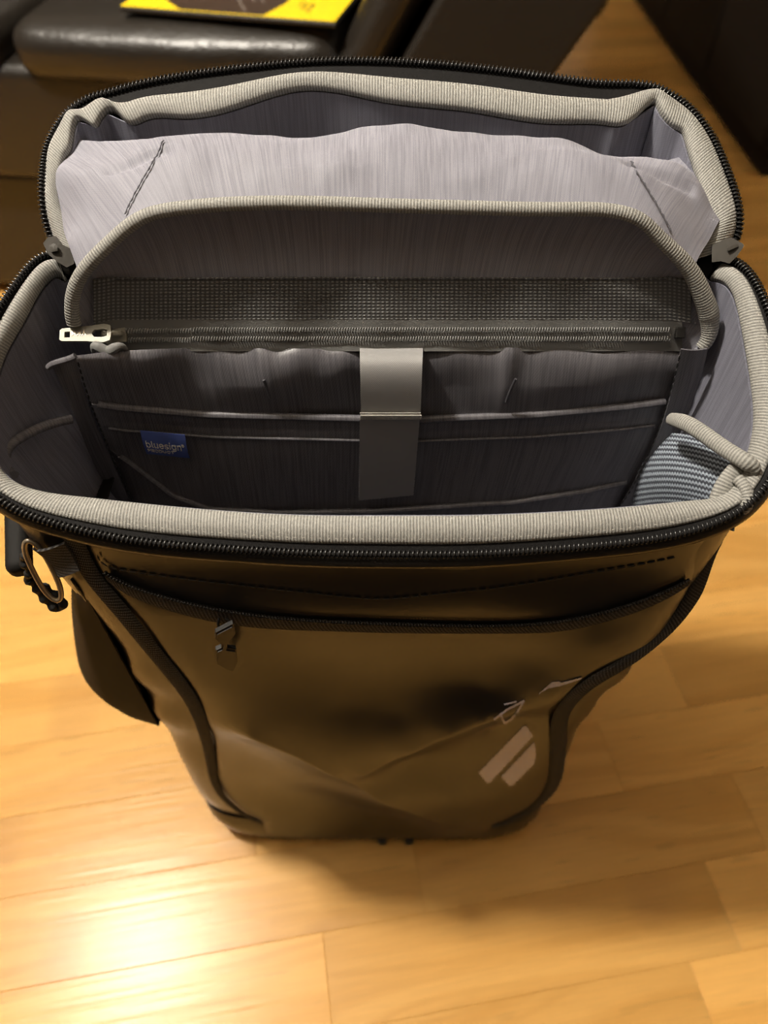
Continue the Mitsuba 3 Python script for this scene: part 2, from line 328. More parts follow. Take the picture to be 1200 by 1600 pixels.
frF = np.full(420, .27)
s_ = np.linspace(0, 1, 420); frB = .08 + .36 * np.clip((s_ - .14) / .08, 0, 1) * np.clip((.80 - s_) / .06, 0, 1)
Of, LnF = binding(Tf, If, frF, .0020, 'rim_stitching')
Ob, LnB = binding(Tb, Ib, frB, .0022, 'rim_stitching')

# ------------------------------------------------------------------ backpack: outer shell
zk = np.array([-.01, 0, .07, .16, .23, .29, .357, .40, .45, .60])
XL = PchipInterpolator(zk, [.132, .143, .170, .172, .172, .173, .175, .177, .18, .18]); XR = PchipInterpolator(zk, [.116, .128, .151, .154, .153, .166, .171, .175, .18, .18])
def section(th, z, inset=0.):
    c, s = np.cos(th), np.sin(th); n = np.where(s < 0, 7.0, 5.0)
    a = np.where(c < 0, XL(z), XR(z)) - inset; b = np.where(s < 0, .100, .115) - inset
    r = (np.abs(c / a) ** n + np.abs(s / b) ** n) ** (-1 / n)
    return np.stack([CEN[0] + r * c, CEN[1] + r * s], -1)
def loop(A, Bc, n=520):
    P = np.vstack([A, Bc[::-1]]); d = P[:, :2] - CEN; th = np.unwrap(np.arctan2(d[:, 1], d[:, 0]))
    keep = [0]
    for i in range(1, len(P)):
        if th[i] > th[keep[-1]] + 1e-4: keep.append(i)
    P, th = P[keep], th[keep]; q = np.linspace(th[0], th[0] + 2 * np.pi, n, endpoint=False)
    P = np.vstack([P, P[:1]]); th = np.r_[th, th[0] + 2 * np.pi]
    return q, np.stack([np.interp(q, th, P[:, k]) for k in range(3)], 1)
th, TL = loop(Tf, Tb); out = outward(TL)
hem = TL - out * .004 - np.array([0, 0, .012])
ws = np.r_[np.linspace(0, .80, 26), np.linspace(.83, 1, 10)]
rows = []
for w in ws:
    z = .004 + (hem[:, 2] - .004) * w; sec = section(th, z); b = np.clip((w - .72) / .28, 0, 1); b = b * b * (3 - 2 * b)
    P = np.c_[sec * (1 - b) + hem[:, :2] * b, z]
    # slack folds of the coated cloth on the sides
    amp = .0022 * math.sin(math.pi * min(w * 1.05, 1)) * np.clip(np.abs(P[:, 0]) / .15, 0, 1) ** 4
    P[:, :2] += out[:, :2] * (amp * np.sin(P[:, 2] * 62 + P[:, 1] * 60 + 2.2 * np.sin(P[:, 2] * 23)))[:, None]
    rows.append(P)
bot = section(th, 0 * th, .02)
P = np.stack([np.c_[bot * f + CEN * (1 - f), np.full(len(th), .004 - .001 * (f < .9))] for f in (.02, .5, .95)] + rows, 1)
add_sheet('backpack__shell', P, 'm_coated', .0012, close=True)
SHV, SHF = (lambda m: (m.vertices, m.faces))(sheet(P, .0012, True)[0]); SHF = SHF[:len(SHF) // 2]
SA0, SA1, SA2 = (SHV[SHF[:, k]] for k in range(3)); SE1, SE2 = SA1 - SA0, SA2 - SA0
def hit(u, v, off=0.):
    """where a sight line meets the shell"""
    d = ray(u, v); h = np.cross(d, SE2); a = (SE1 * h).sum(1); a = np.where(np.abs(a) < 1e-14, 1e-14, a); s = EYE - SA0
    p = (s * h).sum(1) / a; q = np.cross(s, SE1); w = (q @ d) / a; t = (SE2 * q).sum(1) / a
    ok = (p >= -1e-6) & (w >= -1e-6) & (p + w <= 1 + 1e-6) & (t > .05)
    if not ok.any(): return px(u, v, -.1725)
    return EYE + d * (t[ok].min() - off)
# hem lip bulging out just under the zipper
up_ = np.array([0, 0, 1.])
prof = [(-.0008, -.0006), (.0012, -.0010), (.0028, -.0028), (.0037, -.0052), (.0034, -.0074), (.0014, -.0094), (-.001, -.0106), (-.004, -.0120), (-.006, -.0130)]
lipP = np.stack([TL + out * a + up_ * b for a, b in prof], 1)
add_sheet('backpack__hem_lip', lipP, 'm_coated', .0008, close=True)

# lining: from the binding's inner edge down to the base
th2, IL = loop(LnF, LnB); o2 = outward(IL)
hi = IL
rows = []
for w in np.r_[np.linspace(1, .8, 9), np.linspace(.76, .02, 18)]:
    z = .012 + (hi[:, 2] - .012) * w; sec = section(th2, z, .0075); b = np.clip((w - .66) / .34, 0, 1); b = b * b * (3 - 2 * b)
    P = np.c_[sec * (1 - b) + hi[:, :2] * b, z]
    d = (meshkit.fbm(np.c_[P[:, 0] * 24, P[:, 1] * 24, P[:, 2] * 14 + 3], 3, 5) - .5) * .012 * min(1, (1 - w) * 9)
    P[:, :2] -= o2[:, :2] * np.abs(d)[:, None]
    rows.append(P)
bt = section(th2, 0 * th2, .012)
rows += [np.c_[bt * f + CEN * (1 - f), np.full(len(th2), .0115)] for f in (.9, .5, .02)]
add_sheet('backpack__lining', np.stack(rows, 1), 'm_lining_shaded', .001, close=True, side=1)

# ------------------------------------------------------------------ backpack: front panel
def pxz(u, v): P = py(u, v, 0.); return P[0], P[2]
HT = [(150,900,2),(350,905,2.2),(600,925,2.6),(850,905,2.2),(1060,880,2),(220,945,2.5),(400,970,3),(600,990,2),(800,990,2),(980,960,4),
      (280,1020,5),(350,1060,7),(420,1060,6),(600,1060,0),(500,1030,1),(540,1090,5),(620,1100,6),(720,1040,-1),(760,1070,4),(820,1020,2),(930,990,7),
      (330,1090,7),(400,1113,12),(470,1138,14),(520,1163,15),(600,1213,14),(660,1243,11),(705,1268,8),(570,1166,14),(640,1138,12),(700,1113,11),(780,1086,10.5),(850,1058,9),
      (392,1142,7),(456,1170,8),(506,1194,8),(586,1240,7),(650,1264,5),(430,1210,2),(500,1238,0),(560,1258,0),(610,1268,1),(400,1250,1),(500,1282,4),(600,1292,6),(700,1290,6),(800,1265,5),
      (640,1165,6),(720,1135,5),(800,1105,4.5),(700,1200,6),(760,1200,6),(800,1130,5),(830,1180,5),(850,1220,5),(870,1110,4)]
hx = np.array([pxz(u, v) for u, v, _ in HT]); hv = np.array([h for *_, h in HT]) / 1000
_rbf = RBFInterpolator(hx, hv, kernel='thin_plate_spline', smoothing=1e-7)
R1 = np.array([pxz(u, v) for u, v in ((400,1115),(470,1140),(520,1165),(600,1215),(660,1245),(705,1270))]); R2 = np.array([pxz(u, v) for u, v in ((570,1168),(640,1140),(700,1115),(752,1096))])
def dist(Q, L):
    d = np.full(len(Q), 9.)
    for a, b in zip(L, L[1:]):
        s = np.clip(((Q - a) @ (b - a)) / ((b - a) @ (b - a)), 0, 1); d = np.minimum(d, np.linalg.norm(Q - a - s[:, None] * (b - a), axis=1))
    return d
def yfront(x, z):
    x, z = np.atleast_1d(x).astype(float), np.atleast_1d(z).astype(float); Q = np.c_[x, z]
    a = np.where(x < 0, XL(z), XR(z)); y = .10 - .100 * np.clip(1 - np.abs(x / a) ** 7, .2, 1) ** (1 / 7)
    h = np.clip(_rbf(Q) * 1.15, -.004, .018) + .0034 * np.exp(-dist(Q, R1) / .010) + .0032 * np.exp(-dist(Q, R2) / .010)
    k = np.clip((z - .392) / .045, 0, 1); k = k * k * (3 - 2 * k)
    return y - (h + .0015) * (1 - k) + .0012 * k
GX, GZ = np.linspace(-.21, .21, 421), np.linspace(-.02, .48, 501)
YG = yfront(*[g.ravel() for g in np.meshgrid(GX, GZ, indexing='ij')]).reshape(421, 501)
def yfast(x, z):
    a, b = min(max((x + .21) * 1000, 0), 419.99), min(max((z + .02) * 1000, 0), 499.99); i, j = int(a), int(b); a -= i; b -= j
    return (YG[i, j] * (1 - a) + YG[i + 1, j] * a) * (1 - b) + (YG[i, j + 1] * (1 - a) + YG[i + 1, j + 1] * a) * b
def fp(u, v, off=.0):
    r = ray(u, v); y = 0.
    for _ in range(10):
        t = (y - EYE[1]) / r[1]; P = EYE + r * t; y = yfast(P[0], P[2]) - off
    return EYE + r * ((y - EYE[1]) / r[1])
LB = [(106,826),(116,846),(141,895),(181,945),(238,1015),(295,1088),(318,1140),(330,1195),(345,1240),(375,1268),(410,1287)]
RBp = [(1124,846),(1112,866),(1082,930),(1040,985),(985,1030),(925,1066),(886,1102),(873,1150),(870,1195),(855,1240),(822,1270),(770,1292)]
lb = np.array([fp(*q) for q in LB]); rb = np.array([fp(*q) for q in RBp])
zl = PchipInterpolator(lb[::-1, 2], lb[::-1, 0], extrapolate=True); zr = PchipInterpolator(rb[::-1, 2], rb[::-1, 0], extrapolate=True)
ZT, ZB = .443, .030
zz = np.linspace(ZT, ZB, 150); ss = np.linspace(0, 1, 120)
xl = zl(np.clip(zz, lb[:, 2].min(), .46)); xr = zr(np.clip(zz, rb[:, 2].min(), .46))
X = xl[:, None] * (1 - ss) + xr[:, None] * ss; Zg = np.repeat(zz[:, None], 120, 1)
Y = yfront(X.ravel(), Zg.ravel()).reshape(X.shape)
edge = np.minimum(ss, 1 - ss)[None]; Y = Y + .003 * np.exp(-edge / .02)
add_sheet('backpack__front_panel', np.stack([X, Y, Zg], -1), 'm_coated', .001, side=-1)
# ribbons sewn along both edges of the panel
for path, wd, up0 in ((LB, [.0050] * 4 + [.0046, .0042, .0038, .0034, .003, .002], 0), (RBp, [.0020] + [.0048] * 3 + [.0052, .0056, .006, .006, .0056, .005, .004, .003], 0)):
    C = curve([fp(u, v, .0006) for u, v in path], 160); w = np.interp(np.linspace(0, 1, 160), np.linspace(0, 1, len(wd)), wd)
    add_tube('backpack__edge_binding', C, w, 'm_black_webbing', 14, up=(0, -1, .12), flat=.36)
# stitched line below the lip
C = curve([fp(u, v, .0006) for u, v in ((152,868),(168,885),(200,893),(270,903),(400,918),(520,931),(600,936),(680,929),(760,921),(880,903),(980,886),(1068,868))], 240)
add('backpack__panel_stitching', stitches(C, .0038, .0012, .0006), 'm_thread_black', kind='stuff')
# front pocket zipper: tape with its coil, pull hanging from it
zt = [(163,893),(200,913),(260,933),(330,950),(400,961),(500,970),(600,974),(700,977),(800,977),(880,970),(960,952),(1030,928),(1078,905)]
zb = [(166,906),(200,930),(260,953),(330,971),(400,981),(500,986),(600,989),(700,990),(800,990),(880,986),(960,968),(1030,942),(1076,915)]
a = curve([fp(u, v, .0018) for u, v in zt], 220); b = curve([fp(u, v, .0012) for u, v in zb], 220)
P = np.stack([a * (1 - q) + b * q + np.array([0, -.0007 * math.sin(math.pi * q), 0]) for q in np.linspace(0, 1, 7)], 1)
add_sheet('backpack__front_zipper', P, 'm_black_webbing', .001, side=1)
m, _ = helix(a + np.array([0, -.0006, .0004]), .0010, .0017, .00040, (0, -1, .2), 8, 4)
add('backpack__front_zipper__teeth', m, 'm_coil', smooth=True, kind='stuff')
flap = np.stack([a + np.array([0, q * .004 - .0008 - .0022 * math.sin(math.pi * q), .0008 + q * .012]) for q in np.linspace(0, 1, 8)], 1)
o_ = fp(349, 968, .003); s1 = .46 / FOC      # metres per pixel here
pull = Polygon([(-12, -10), (12, -2), (14, -16), (6, -24), (2, -28), (2, -34), (14, -38), (15, -56), (7, -70), (-2, -64), (-13, -54), (-14, -34), (-6, -32), (-5, -27), (-13, -18)])
pm = trimesh.util.concatenate([extrude(pull.buffer(-1.5).buffer(1.5), 6.5), moved(extrude(pull.buffer(-3.2).buffer(1.2), 2.2), T_([0, 0, 6.4]))]); pm.apply_scale([s1, np.linalg.norm(fp(349, 968, .006) - fp(354, 1036, .0035)) / 66, s1]); 
o_ = fp(349, 968, .0085); yv = unit(o_ - fp(354, 1036, .0075)); xv = unit(np.array([1., .30, 0]) - yv * (np.array([1., .30, 0]) @ yv)); M = frame_matrix(o_, xv, yv, np.cross(xv, yv))
add('backpack__front_zipper__pull', moved(pm, M), 'm_plastic', smooth=30)
C = curve([fp(343, 966, .003), fp(341, 976, .0045), fp(350, 988, .005), fp(359, 978, .0045), fp(352, 966, .003)], 24)
add_tube('backpack__front_zipper__pull_cord', C, .0009, 'm_thread_black', 6)

# printed emblem and letters
def printed(poly, key):
    g = extrude(poly, 1.); vtx = trimesh.remesh.subdivide_to_size(g.vertices, g.faces, 9.)
    V, Fc = vtx[0], vtx[1]
    out_ = np.array([fp(u, v, .0001 if w < .5 else .0005) for u, v, w in V])
    add(key, trimesh.Trimesh(out_, Fc, process=False), 'm_print', smooth=False)
z8 = lambda L: [(690 + x / 4.615, 1020 + y / 4.615) for x, y in L]
printed(Polygon(z8([(265, 865), (592, 530), (612, 530), (660, 600), (345, 940), (330, 940)])).buffer(-.8).buffer(.8), 'backpack__emblem_bar')
printed(Polygon(z8([(430, 895), (665, 645), (678, 690), (680, 735), (668, 800), (510, 960), (490, 958)])).buffer(-.8).buffer(.8), 'backpack__emblem_bar')
dl = LineString(z8([(378, 482), (470, 412), (560, 365), (596, 345)])).buffer(1.7, cap_style='flat').union(LineString(z8([(428, 440), (438, 480), (455, 508), (500, 482), (545, 430), (590, 355)])).buffer(1.7))
printed(dl, 'backpack__printed_letter')
printed(LineString(z8([(450, 374), (540, 352)])).buffer(1.3, cap_style='flat'), 'backpack__printed_letter')
printed(Polygon(z8([(700, 297), (765, 240), (800, 212), (850, 208), (860, 218), (1010, 180), (1005, 190), (850, 240), (770, 255)])).buffer(.3), 'backpack__printed_letter')

# base panel wrapped under the front
thb = np.linspace(np.pi * 1.06, np.pi * 1.94, 140); rows = []
for z, ins, k in ((.052, -.0006, 0), (.044, -.0026, 0), (.034, -.0048, 0), (.022, -.0056, 0), (.011, -.0042, 0), (.004, .001, 0), (.0012, .012, 0)):
    sec = section(thb, np.full(140, z), ins); rows.append(np.c_[sec, np.full(140, z)])
add_sheet('backpack__base_panel', np.stack(rows, 1), 'm_coated', .001)
for u in (597, 639):
    P0 = pz(u, 1312, .006); add('backpack__strap_end', softbox(.0085, .016, .009, .003, at=P0 + np.array([0, .004, 0])), 'm_black_webbing', smooth=60)
# seam down the left gusset
C = curve([hit(u, v, .001) for u, v in ((112, 905), (130, 932), (152, 965), (172, 1000), (196, 1040), (222, 1084))], 120)
add_tube('backpack__gusset_seam', C, .0008, 'm_coated', 8)

# left side: webbing tab, oval ring, cord loops, grab handle, stretch pocket
a = curve([pt(50, 858, .372), pt(66, 870, .378), pt(84, 898, .388)], 12); b = curve([pt(100, 850, .357), pt(112, 868, .363), pt(124, 892, .368)], 12)
P = np.stack([a * (1 - q) + b * q + np.array([-.002, -.003, 0]) * math.sin(math.pi * q) for q in np.linspace(0, 1, 10)], 1)
add_sheet('backpack__webbing_tab', P, 'm_black_webbing', .0016, side=-1)
def oval(c0, c1, wd, n=64):
    ax = c1 - c0; L = np.linalg.norm(ax) / 2; ax = ax / (2 * L); sd = unit(np.cross(ax, FWD)); a = np.linspace(0, 2 * np.pi, n)
    return (c0 + c1) / 2 + np.outer(np.sign(np.cos(a)) * np.abs(np.cos(a)) ** .75 * L, ax) + np.outer(np.sin(a) * wd, sd)
add_tube('backpack__ring', oval(pt(44, 845, .364), pt(90, 938, .390), .0050), .0014, 'm_bronze', 10, up=FWD)
C = curve([pt(44, 868, .372), pt(40, 882, .377), pt(46, 893, .380), pt(43, 903, .384), pt(52, 912, .388), pt(62, 926, .392), pt(76, 942, .396), pt(92, 951, .399), pt(98, 944, .398), pt(84, 928, .394), pt(68, 914, .390)], 150)
add_tube('backpack__cord_loop', C, .0022 + .0006 * np.sin(np.linspace(0, 60, 150)), 'm_thread_black', 8)
gh = softbox(.0125, .050, .013, .005, at=(0, 0, 0)); gh.apply_transform(frame_matrix(pt(29, 832, .398), unit(np.array([1, .25, 0])), unit(np.array([-.25, 1, .25])), unit(np.cross([1, .25, 0], [-.25, 1, .25]))))
add('backpack__grab_handle', gh, 'm_side_pocket', smooth=60)
yy, zz2 = np.meshgrid(np.linspace(0, 1, 40), np.linspace(0, 1, 44), indexing='ij')
bz = np.where(zz2 < .78, (zz2 / .78) ** .6, np.sqrt(np.clip(1 - ((zz2 - .78) / .22) ** 2, 0, 1)))
bul = np.sin(np.pi * np.clip(yy, 0, 1)) ** .32 * bz
P = np.stack([-.164 - .060 * bul, .012 + .125 * yy, .400 - .180 * zz2 + .004 * yy], -1)
add_sheet('backpack__side_pocket', P, 'm_side_pocket', .0012, side=1)

# ------------------------------------------------------------------ backpack: laptop divider
BE = [(116,506,.106),(112,478,.107),(120,442,.109),(144,407,.111),(174,377,.114),(200,354,.116),(226,338,.118),(270,327,.120),(340,320,.121),(450,317,.122),(600,321,.122),(750,325,.122),
      (880,327,.121),(965,331,.120),(1000,343,.118),(1030,371,.116),(1058,398,.114),(1083,430,.112),(1099,465,.110),(1109,500,.108),(1106,528,.105),(1094,545,.103)]
Bc = curve([py(*q) for q in BE], 300)
rad = np.interp(np.linspace(0, 1, 300), [0, .08, .2, .8, .88, .95, 1], [.0038, .0038, .0034, .0034, .0044, .0056, .003])
add_tube('backpack__divider_binding', Bc, rad, 'm_grosgrain', 16, up=(0, -.55, .83), flat=.85)
# upper panel of the divider, falling from the bound edge to the zipper
U0 = np.linspace(0, 1, 300); ub = np.interp(U0, [0, .06, .94, 1], [150, 175, 1050, 1075])
def Yd(v): return np.interp(v, [320, 345, 430, 500, 548, 560], [.1245, .1255, .1225, .1160, .1088, .1084])
rows = []
for q in np.linspace(0, 1, 40):
    r = []
    for i in range(300):
        p0 = Bc[i]; bot_ = py(ub[i], 552, .1084)
        e = min(i, 299 - i) / 60; bow = (.005 * math.sin(math.pi * q) + .004 * math.sin(math.pi * min(q * 2, 1))) * min(1, e) - .0042 * math.exp(-q * 12) * 0
        r.append(p0 * (1 - q) + bot_ * q + np.array([0, bow, 0]))
    rows.append(r)
P = np.array(rows).transpose(1, 0, 2)
w_ = (meshkit.fbm(np.stack([P[..., 0] * 30, P[..., 2] * 40, P[..., 1]], -1), 3, 9) - .5) * .004; P[..., 1] += w_ * np.linspace(0, 1, 40)[None]
add_sheet('backpack__divider', P, 'm_lining', .0015, side=1)
from scipy.spatial import cKDTree
panel_px = np.c_[600 + FOC * ((P.reshape(-1, 3) - EYE) @ RGT) / ((P.reshape(-1, 3) - EYE) @ FWD), 800 - FOC * ((P.reshape(-1, 3) - EYE) @ UPV) / ((P.reshape(-1, 3) - EYE) @ FWD)]
panel_tree, panel_y = cKDTree(panel_px), P.reshape(-1, 3)[:, 1]
def Yp(u, v): d, i = panel_tree.query((u, v), k=6); return float((panel_y[i] / (d + .5)).sum() / (1 / (d + .5)).sum())
# padded top falling back behind the bound edge
TOPS = [((125,432,.110),(96,352,.395)),((145,405,.112),(84,305,.397)),((175,376,.114),(80,262,.400)),((215,344,.117),(104,230,.402)),((270,327,.120),(215,219,None)),((340,320,.121),(310,210,None)),
        ((450,317,.122),(440,214,None)),((600,321,.122),(600,203,None)),((750,325,.122),(750,211,None)),((880,327,.121),(890,228,None)),((965,331,.120),(985,246,None)),((1010,350,.117),(1085,256,.403)),((1048,388,.115),(1114,300,.399)),((1080,425,.112),(1132,342,.397))]
sta = []
for a, c in TOPS: sta.append([py(*a), pt(*c) if c[2] else py(c[0], c[1], .172)])
A, Cc = multi(sta, 260)
rows = []
for q in np.linspace(0, 1, 44):
    Pq = A * (1 - q) + Cc * q + np.array([0, 0, 1]) * (.007 * math.sin(math.pi * q) ** 1.0)
    rows.append(Pq)
for q in np.linspace(.1, 1, 12):
    a_ = q * 1.5; rows.append(Cc + np.array([0, .016 * math.sin(min(a_, 1.57)), -.012 * (1 - math.cos(min(a_, 1.57))) - .05 * q * q]))
P = np.stack(rows, 1)
seams = [[(256,222),(236,262),(214,300),(196,338)], [(985,255),(1006,290),(1030,330),(1052,372)]]
SE = [np.array([py(u, v, .15) for u, v in s]) for s in seams]
Q = P.reshape(-1, 3)
proj = lambda W: np.c_[(W - EYE) @ RGT / ((W - EYE) @ FWD), (W - EYE) @ UPV / ((W - EYE) @ FWD)]
d = np.minimum(dist(Q[:, :2], SE[0][:, :2]), dist(Q[:, :2], SE[1][:, :2])).reshape(P.shape[:2])
rim_w = np.clip(np.r_[np.linspace(0, 1, 14), np.ones(P.shape[1] - 14)], 0, 1)[None]
wr = (meshkit.fbm(np.stack([P[..., 0] * 22, P[..., 1] * 26, P[..., 2] * 4], -1), 3, 3) - .5) * .011
wr += np.clip(np.abs(P[..., 0]) - .09, 0, .1) / .08 * .0022 * np.sin(P[..., 0] * 120 + P[..., 1] * 170)
P[..., 2] += (wr - .0028 * np.exp(-(d / .0032) ** 2)) * rim_w
# keep the cloth inside the mouth of the bag
pd = P[..., :2] - CEN; pr = np.linalg.norm(pd, axis=-1); pa = np.arctan2(pd[..., 1], pd[..., 0])
rimr = np.linalg.norm(TL[:, :2] - CEN, axis=1); lim = np.interp((pa - th[0]) % (2 * np.pi) + th[0], np.r_[th, th[0] + 2 * np.pi], np.r_[rimr, rimr[0]]) - .0075
P[..., :2] = CEN + pd * np.minimum(1, lim / np.maximum(pr, 1e-6))[..., None]
P_top = P.copy(); add_sheet('backpack__divider_top', P, 'm_lining', .0015, side=1)
W_ = P_top[:, :44].reshape(-1, 3); W_px = np.c_[600 + FOC * ((W_ - EYE) @ RGT) / ((W_ - EYE) @ FWD), 800 - FOC * ((W_ - EYE) @ UPV) / ((W_ - EYE) @ FWD)]; W_tree = cKDTree(W_px[:])
def on_top(u, v): d, i = W_tree.query((u, v), k=4); w = 1 / (d + .3); return (W_[i] * w[:, None]).sum(0) / w.sum()
for sm in seams:
    q = curve(np.c_[np.array(sm, float), np.zeros(len(sm))], 40)[:, :2]
    C = curve([on_top(u, v) + np.array([0, -.0006, .0009]) for u, v in q], 120); add('backpack__divider_seam', stitches(C, .0034, .0002, .0005), 'm_seam', kind='stuff')
# webbing across the divider
def band(v0, v1, u0, u1, off, n=220, m=9, ends=0, bowv=0):
    us = np.linspace(u0, u1, n); rows = []
    for q in np.linspace(0, 1, m):
        r = []
        for u in us:
            e = (u - (u0 + u1) / 2) / ((u1 - u0) / 2); v = v0 + (v1 - v0) * q + bowv * e * e + ends * max(0, abs(e) - .93) * 14
            r.append(py(u, v, min(Yd(v), Yp(u, v)) - off - .0006 * math.sin(u * .021 + 1) - .0005 * math.sin(u * .047)))
        rows.append(r)
    return np.array(rows).transpose(1, 0, 2)
P = band(434, 499, 146, 1080, .0024, bowv=1, ends=5)
add_sheet('backpack__divider_webbing', P, 'm_webbing', .0014, side=1)
add('backpack__divider_stitching', stitches(curve(P[8:-8, 0] * .92 + P[8:-8, 1] * .08 + np.array([0, -.0006, 0]), 200), .003, .0012, .0004), 'm_thread_satin', kind='stuff')
# inner zipper
P = band(499, 549, 150, 1066, .0022, m=9)
add_sheet('backpack__divider_zipper', P, 'm_grey_tape', .0010, side=1)
for v in (515.5, 529.5):
    C = np.array([py(u, v + (1.5 if u < 300 else 0), min(Yd(v), Yp(u, v)) - .0030 - .0006 * math.sin(u * .021 + 1) - .0005 * math.sin(u * .047)) for u in np.linspace(196, 1046, 260)])
    m, _ = helix(C, .0012, .0014, .00036, (0, -.8, .6), 8, 4, .0006); add('backpack__divider_zipper__teeth', m, 'm_grey_coil', smooth=True, kind='stuff')
k_ = .384 / FOC                                     # metres per pixel at this depth
ax_x = np.array([1., 0, 0]); ax_n = unit(np.array([0, -.80, .60])); ax_y = np.cross(ax_n, ax_x)
def local(mesh, u, v, off): return moved(mesh, frame_matrix(py(u, v, Yd(v) - off), ax_x, ax_y, ax_n))
pl_n = unit(np.array([0, -.50, .87])); pl_y = np.cross(pl_n, ax_x)
add('backpack__divider_zipper__end_stop', local(rbox(15 * k_, 17 * k_, .0035, .0006), 1062, 520, .004), 'm_plastic', smooth=30)
body = Polygon([(-22, -9), (-12, -17), (-2, -13), (17, -12), (17, 12), (-2, 13), (-12, 17), (-22, 9)]).buffer(-1).buffer(1)
bm = extrude(body, 9.); bm.apply_scale(k_); add('backpack__divider_zipper__slider', local(bm, 183, 522, .003), 'm_nickel', smooth=30)
br = [(-17, 0, 8), (-17, 0, 15), (-12, 0, 19), (2, 0, 19), (9, 0, 17), (11, 0, 8)]
add('backpack__divider_zipper__bridge', local(trimesh.Trimesh(*(lambda m: (m.vertices * k_, m.faces))(tube(curve(np.array(br, float), 24), 4.5, 10, up=(0, 0, 1), flat=.6)[0]), process=False), 183, 521, .003), 'm_nickel', smooth=40)
pl = Polygon([(-94, -8), (-90, -11), (-50, -13), (-22, -16), (-12, -13), (-10, 0), (-12, 13), (-22, 16), (-50, 13), (-90, 11), (-94, 8)]).buffer(-1).buffer(1).difference(Polygon([(-86, -5), (-77, -5), (-77, 5), (-86, 5)])).difference(Polygon([(-38, -6), (-24, -7), (-17, -5), (-17, 5), (-24, 7), (-38, 6), (-42, 0)]))
pmesh = extrude(pl, 5.); pmesh.apply_scale(k_ * .96)
tilt = trimesh.transformations.rotation_matrix(.05, [0, 0, 1])
def pull_at(m): return moved(m, frame_matrix(py(185, 521, Yd(521) - .0085), ax_x, pl_y, pl_n))
add('backpack__divider_zipper__pull', pull_at(moved(pmesh, tilt)), 'm_nickel', smooth=30)
tx = meshkit.text_mesh('YKK', 9 * k_, .00025); tx.apply_translation(-tx.bounds.mean(0)); tx.apply_transform(trimesh.transformations.rotation_matrix(math.pi, [0, 0, 1])); tx.apply_translation([-60 * k_, 1.5 * k_, .0052 * .33 + .0001])
add('backpack__divider_zipper__lettering', pull_at(moved(tx, tilt)), 'm_bronze', smooth=False)
C = curve([py(146, 550, 0.0980), py(156, 543, 0.0965), py(168, 548, 0.0960), py(180, 543, 0.0965), py(198, 546, 0.0985)], 30)
add_tube('backpack__divider_zipper__tape_end', C, np.interp(np.linspace(0, 1, 30), [0, .3, .7, 1], [.001, .0028, .0026, .001]), 'm_grey_tape', 10)

# organiser hanging from the zipper
TOPV = lambda u: np.interp(u, [112, 130, 170, 250, 420, 560, 660, 800, 960, 1105], [556, 554, 549, 545, 544, 546, 545, 543, 545, 546])
LEFT = PchipInterpolator([545, 570, 640, 700, 800, 900, 1000], [112, 118, 146, 168, 207, 245, 282]); RIGHT = PchipInterpolator([545, 600, 690, 800, 900, 1000], [1068, 1056, 1026, 968, 930, 893])
def Yo(u, v):
    l = np.clip((330 - u) / 220, 0, 1) ** 1.6; return .1000 - .026 * l * np.clip((760 - v) / 200, 0, 1)
def organiser(vt, vb, off, nu=150, nv=60, wrinkle=None, taper=0):
    rows = []
    for a in np.linspace(0, 1, nu):
        r = []
        for q in np.linspace(0, 1, nv):
            u_ = 112 + 956 * a; v0 = vt(u_); v = v0 + (vb - v0) * q; u = LEFT(v) * (1 - a) + RIGHT(v) * a
            y = Yo(u, v) - off * (1 - taper * (abs(a - .5) * 2) ** 8)
            if wrinkle: y += wrinkle(u, v, a, q)
            r.append(py(u, v, y))
        rows.append(r)
    return np.array(rows)
def wr_top(u, v, a, q):
    # the top edge rolls back to the zipper; pleats run down from it
    d = v - TOPV(u); roll = .0105 * math.exp(-d / 30.)
    pleat = 0.
    for c, w, s, A_ in ((255, 46, -.35, .0030), (330, 40, .5, .0024), (405, 20, .25, .0026), (470, 40, -.5, .0026), (540, 26, -.3, .0016), (705, 40, .3, .0018), (800, 16, -.15, .0028), (870, 55, .4, .0022), (990, 60, -.5, .0024)):
        pleat -= 1.5 * A_ * math.exp(-((u - c - s * d) / w) ** 2) * math.exp(-d / 60.)
    return roll + pleat + .0022 * math.sin(u * .013 + v * .02) * min(1, d / 60)
P = organiser(TOPV, 760, 0, 190, 80, wr_top)
add_sheet('backpack__organizer', P, 'm_satin', .0012, side=1)
PKV = lambda u: np.interp(u, [112, 155, 300, 560, 660, 850, 1000, 1068], [632, 639, 650, 656, 657, 650, 637, 628])
def wr_pk(u, v, a, q):
    d = v - PKV(u); g = .0006 * math.exp(-((d - 17) / 3.) ** 2)
    return g + .0035 * (math.exp(-d / 60.) - .5) + .0018 * math.sin(u * .011 + v * .025 + 1) * min(1, d / 60) * math.sin(math.pi * a)
P = organiser(PKV, 960, .0048, 190, 90, wr_pk, .8)
add_sheet('backpack__organizer__pocket', P, 'm_satin', .0012, side=1)
C = curve(P[2:-2, 0] + np.array([0, .0004, .0006]), 200); add_tube('backpack__organizer__pocket_hem', C, .0022, 'm_satin', 10)
C = curve(np.array([P[i, 9] for i in range(3, 187)]) + np.array([0, -.0008, 0]), 200); add_tube('backpack__organizer__pocket_seam', C, .0009, 'm_satin', 8)
P2 = organiser(lambda u: np.interp(u, [112, 200, 260, 400, 600, 725, 850, 980, 1068], [700, 776, 797, 803, 800, 793, 787, 770, 752]), 1010, .0090, 120, 30, None, .8)
add_sheet('backpack__organizer__pocket', P2, 'm_satin', .0012, side=1)
